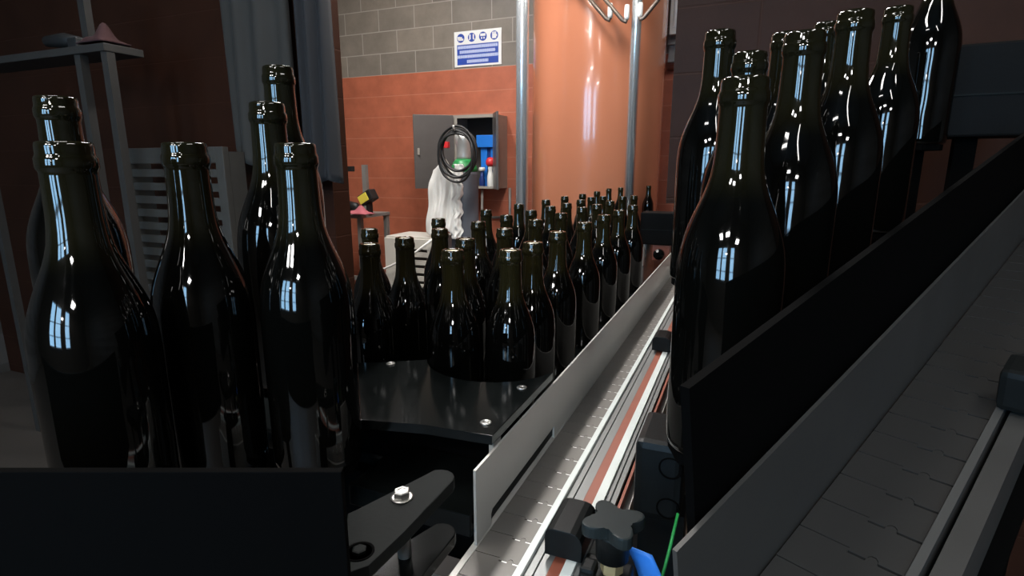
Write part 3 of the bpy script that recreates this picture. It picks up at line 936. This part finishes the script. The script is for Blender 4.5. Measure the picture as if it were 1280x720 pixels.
def pad(rack, x, y, zt, leg=True):
    MB().prism(arc(x, y, .047, PI / 8, PI / 8 + 2 * PI * 7 / 8, 7), zt - .012, zt, .001).build('step', M['black_frame'], rack)
    if leg:
        MB().box(x - .012, x + .012, y - .012, y + .012, 0, zt - .0121).build('leg', M['black_frame'], rack)


for px, py, d, s, lab in LB:
    big_bottle(px, py, d, lab, steps[s])
    p = ray(px, py) * d
    pad(lr, p.x, p.y, steps[s] - BH, s != 3)
    if s == 3:
        pw = Vector((-.40, .79, 0))
        MB().box(pw.x - .009, pw.x + .009, pw.y - .009, pw.y + .009, 0, steps[s] - BH - .0245).build('leg', M['black_frame'], lr)
        MB().box(min(pw.x, p.x) - .012, max(pw.x, p.x) + .012, pw.y - .012, p.y, steps[s] - BH - .0240, steps[s] - BH - .0125).build('arm', M['black_frame'], lr)
FY = .330
fx0, fx1 = -.62, (434 - 640) / F * (FY * CP + .26 * SP)
MB().box(fx0, fx1, FY, FY + .006, 1.02, CH - .196, .0008).build('front_board', M['black_frame'], lr)

# right rack: rising steps beside a rising dark conveyor
rr = thing('stepped_rack', 'black stepped rack of large bottles beside the rising grey conveyor', 'rack', 0, 0, 0)
rr.location = (0, 0, 0); rr.rotation_euler = (0, 0, 0)
RB = [
    (932, 98, .50, 0, 'large dark bottle on the lowest step beside the rising conveyor'),
    (902, 26, .79, 2, 'large dark bottle at the aisle corner behind the lowest step'),
    (1004, 68, .605, 1, 'large dark bottle on the second step beside the rising conveyor'),
    (940, 44, .70, 1, 'large dark bottle behind the lowest one on the second step'),
    (1066, 47, .70, 2, 'large dark bottle on the third step beside the rising conveyor'),
    (986, 28, .80, 2, 'large dark bottle in the middle of the third step'),
    (1181, -64, 1.05, 4, 'large dark bottle on the topmost step behind the black control box'),
    (1121, 29, .90, 3, 'large dark bottle on the fourth step beside the rising conveyor'),
    (1036, 12, .985, 3, 'large dark bottle at the inner end of the fourth step'),
]
rs = {}
for px, py, d, s, lab in RB:
    rs.setdefault(s, []).append(ray(px, py) * d)
for s, ps in rs.items():
    rs[s] = (CH + sum(p.z for p in ps) / len(ps), ps)
RP = []
for px, py, d, s, lab in RB:
    big_bottle(px, py, d, lab, rs[s][0])
    p = ray(px, py) * d
    RP.append((p.x, p.y, rs[s][0] - BH))
    pad(rr, p.x, p.y, rs[s][0] - BH, px != 902)
(ax, ay, az), (bx, by, bz) = RP[1], RP[5]
MB().box(ax, bx - .0125, ay - .012, ay + .012, az - .024, az - .0125).build('arm', M['black_frame'], rr)

# rising conveyor: top edge of its dark guide plate runs between two points
Q0 = ray(846, 690) * .31 + Vector((0, 0, CH))
Q1 = ray(1282, 238) * .86 + Vector((0, 0, CH))
dirv = Q1 - Q0
hd = math.hypot(dirv.x, dirv.y)
yaw2 = math.atan2(dirv.x, dirv.y); pit2 = math.atan2(dirv.z, hd)
LEN = dirv.length + .25
rc = thing('rising_conveyor', 'dark grey rising conveyor beside the stepped bottle rack', 'conveyor', 0, 0, 0)
rc.location = (Q0.x, Q0.y, 0); rc.rotation_euler = (0, 0, -yaw2)


def rcb(name, mat, x0, x1, y0, y1, z0, z1, bev=0.):
    m = MB().box(x0, x1, y0, y1, z0, z1, bev)
    bmesh.ops.rotate(m.bm, cent=(0, 0, 0), matrix=RX(pit2), verts=m.bm.verts)
    bmesh.ops.translate(m.bm, vec=(0, 0, Q0.z), verts=m.bm.verts)
    return m.build(name, mat, rc)


GH = .095
rcb('guide_plate', M['dimmed_steel'], -.003, 0, 0, LEN, -GH, 0)
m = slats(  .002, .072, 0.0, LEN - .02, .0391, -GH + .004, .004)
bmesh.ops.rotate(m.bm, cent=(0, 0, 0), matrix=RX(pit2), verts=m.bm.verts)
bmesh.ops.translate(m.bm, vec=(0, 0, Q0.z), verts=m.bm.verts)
m.build('slat_chain', M['dimmed_chain'], rc)
rcb('chain_track', M['dimmed_alu'],   .002, .072, 0, LEN - .02, -GH - .006, -GH - .002)
rcb('edge_rail', M['dimmed_alu'], .073, .079, 0, LEN, -GH - .05, -GH + .008)
rcb('outer_rail', M['dimmed_steel'], .083, .098, 0, LEN, -GH - .05, -GH + .004)
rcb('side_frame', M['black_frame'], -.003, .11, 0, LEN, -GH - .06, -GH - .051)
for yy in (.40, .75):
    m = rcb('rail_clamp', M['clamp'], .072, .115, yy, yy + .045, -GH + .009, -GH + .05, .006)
for yy in (.25, LEN - .12):
    zt = Q0.z + math.sin(pit2) * yy - GH - .068
    MB().box(.02, .06, yy * math.cos(pit2) - .02, yy * math.cos(pit2) + .02, 0, zt).build('leg', M['black_frame'], rc)

m = MB().box(-.016, -.010, .034, LEN, -GH, .085)
bmesh.ops.rotate(m.bm, cent=(0, 0, 0), matrix=RX(pit2), verts=m.bm.verts)
bmesh.ops.translate(m.bm, vec=(0, 0, Q0.z), verts=m.bm.verts)
fo = m.build('front_board', M['black_frame'], None)
bmesh_mat = Matrix.Translation(rc.location) @ Matrix.Rotation(-yaw2, 4, 'Z')
fo.data.transform(bmesh_mat); fo.parent = rr

# black control box beyond the right rack
cbx = thing('control_box', 'black control box on a post behind the stepped rack', 'control box', 0, 0, 0)
pc = ray(1215, 120) * 1.22 + Vector((0, 0, CH))
cbx.location = (pc.x, pc.y, 0); cbx.rotation_euler = (0, 0, -.5)
MB().box(-.125, .16, -.06, .06, pc.z - .09, pc.z + .10, .005).build('housing', M['black_matte'], cbx)
MB().box(-.12, .12, -.063, -.061, pc.z - .005, pc.z - .001).build('seam', M['grey_plate'], cbx)
MB().box(-.02, .02, -.02, .02, 0, pc.z - .09).build('post', M['black_frame'], cbx)
MB().box(-.105, -.095, -.07, -.06, pc.z - .20, pc.z - .06).build('bracket', M['dimmed_alu'], cbx)

# ------------------------------------------------------------------ things against the bay divider
def coat(name, label, px0, px1, pyb, mat, uoff, seed):
    """a coat hanging on the divider: wavy shell from a hook down to its hem"""
    U = UP - .02
    def at(px, py):
        r = ray(px, py); k = U / (r.x * SY + r.y * CY)
        p = r * k
        return p.x * CY - p.y * SY, p.z + CH
    v0, _ = at(px0, 100); v1, _ = at(px1, 100); vb, zb = at((px0 + px1) / 2, pyb)
    w = v1 - v0; vm = (v0 + v1) / 2
    top = 2.62
    hgt = top - zb
    t = thing(name, label, 'coat', U, vm, zb)
    def fn(s, q):
        ww = w * (1.0 if q > .16 else (.30 + .70 * (q / .16) ** .6))
        x = (s - .5) * ww
        y = -.025 - .06 * math.sin(PI * s) ** .5 - .014 * math.sin(s * 19 + seed + q * 1.5) * min(1, q * 3)
        return Vector((x, y, hgt * (1 - q) + .02 * math.sin(s * 7 + seed) * q))
    MB().sheet(fn, 50, 40).build('body', mat, t, thick=.006)
    MB().tube([(0, .018, hgt + .03), (0, -.04, hgt + .02), (0, -.055, hgt + .045)], .006, 8).build('hook', M['dimmed_stand'], t)
    return t


coat('hanging_coat', 'dimmed coat hanging on the maroon divider above the bottles', 296, 376, 205, M['coat'], 0, 1.)
coat('hanging_coat', 'dimmed slate coat hanging at the edge of the maroon divider', 384, 424, 230, M['navycoat'], 0, 2.3)


def uat(px, py, U):
    r = ray(px, py); k = U / (r.x * SY + r.y * CY); p = r * k
    return p.x * CY - p.y * SY, p.z + CH


v0, zt = uat(155, 186, 1.80); v1, zb = uat(310, 420, 1.80)
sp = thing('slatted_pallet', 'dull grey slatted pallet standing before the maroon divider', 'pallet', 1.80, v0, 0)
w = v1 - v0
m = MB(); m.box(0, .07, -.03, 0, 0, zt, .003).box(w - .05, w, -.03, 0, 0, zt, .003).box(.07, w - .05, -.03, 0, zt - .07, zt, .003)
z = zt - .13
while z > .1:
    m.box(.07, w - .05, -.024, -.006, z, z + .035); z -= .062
m.build('slats', M['dimmed_crate'], sp)
m = MB(); m.box(0, .06, 0, .08, 0, zt - .02).box(w - .06, w, 0, .08, 0, zt - .02); m.build('bearer', M['dimmed_crate'], sp)

v0, zt = uat(-40, 78, 1.55); v1, _ = uat(142, 78, 1.55)
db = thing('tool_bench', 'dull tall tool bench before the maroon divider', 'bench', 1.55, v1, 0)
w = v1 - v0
MB().box(-w, 0, -.03, .13, zt - .03, zt, .003).build('top', M['dimmed_stand'], db)
for lx in (-w + .02, -.19, -.022):
    MB().box(lx - .018, lx + .018, -.02, .012, 0, zt - .03).build('leg', M['dimmed_stand'], db)
MB().box(-.30, -.26, .08, .11, zt, zt + .30).build('upright', M['dimmed_stand'], db)
rg = MB().sheet(lambda s, t: Vector((.16 * (s - .5), .12 * (t - .5), .010 + .06 * math.sin(PI * s) * math.sin(PI * t) * (1 + .4 * math.sin(8 * s + 6 * t)))), 16, 12).build('red_rag', M['dimmed_red'], thick=.006)
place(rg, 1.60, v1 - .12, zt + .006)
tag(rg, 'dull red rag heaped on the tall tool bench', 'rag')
th = thing('tool_holder', 'black hand tool lying on the tall dull bench', 'tool', 1.583, v1 - .34, zt + .0012)
MB().tube([(-.12, 0, .05), (0, 0, .045), (.10, 0, .032)], [.022, .03, .02], 12).build('handle', M['toolblack'], th)
MB().box(.06, .12, -.03, .03, 0, .045, .006).build('head', M['toolblack'], th)

# ------------------------------------------------------------------ world and colour
w_ = bpy.data.worlds.new('world'); sc.world = w_
w_.use_nodes = True
w_.node_tree.nodes['Background'].inputs[0].default_value = (.5, .55, .6, 1)
w_.node_tree.nodes['Background'].inputs[1].default_value = .1
sc.view_settings.view_transform = 'Standard'
sc.view_settings.look = 'None'
sc.view_settings.exposure = .12
sc.view_settings.gamma = 1
sc.view_settings.use_curve_mapping = False
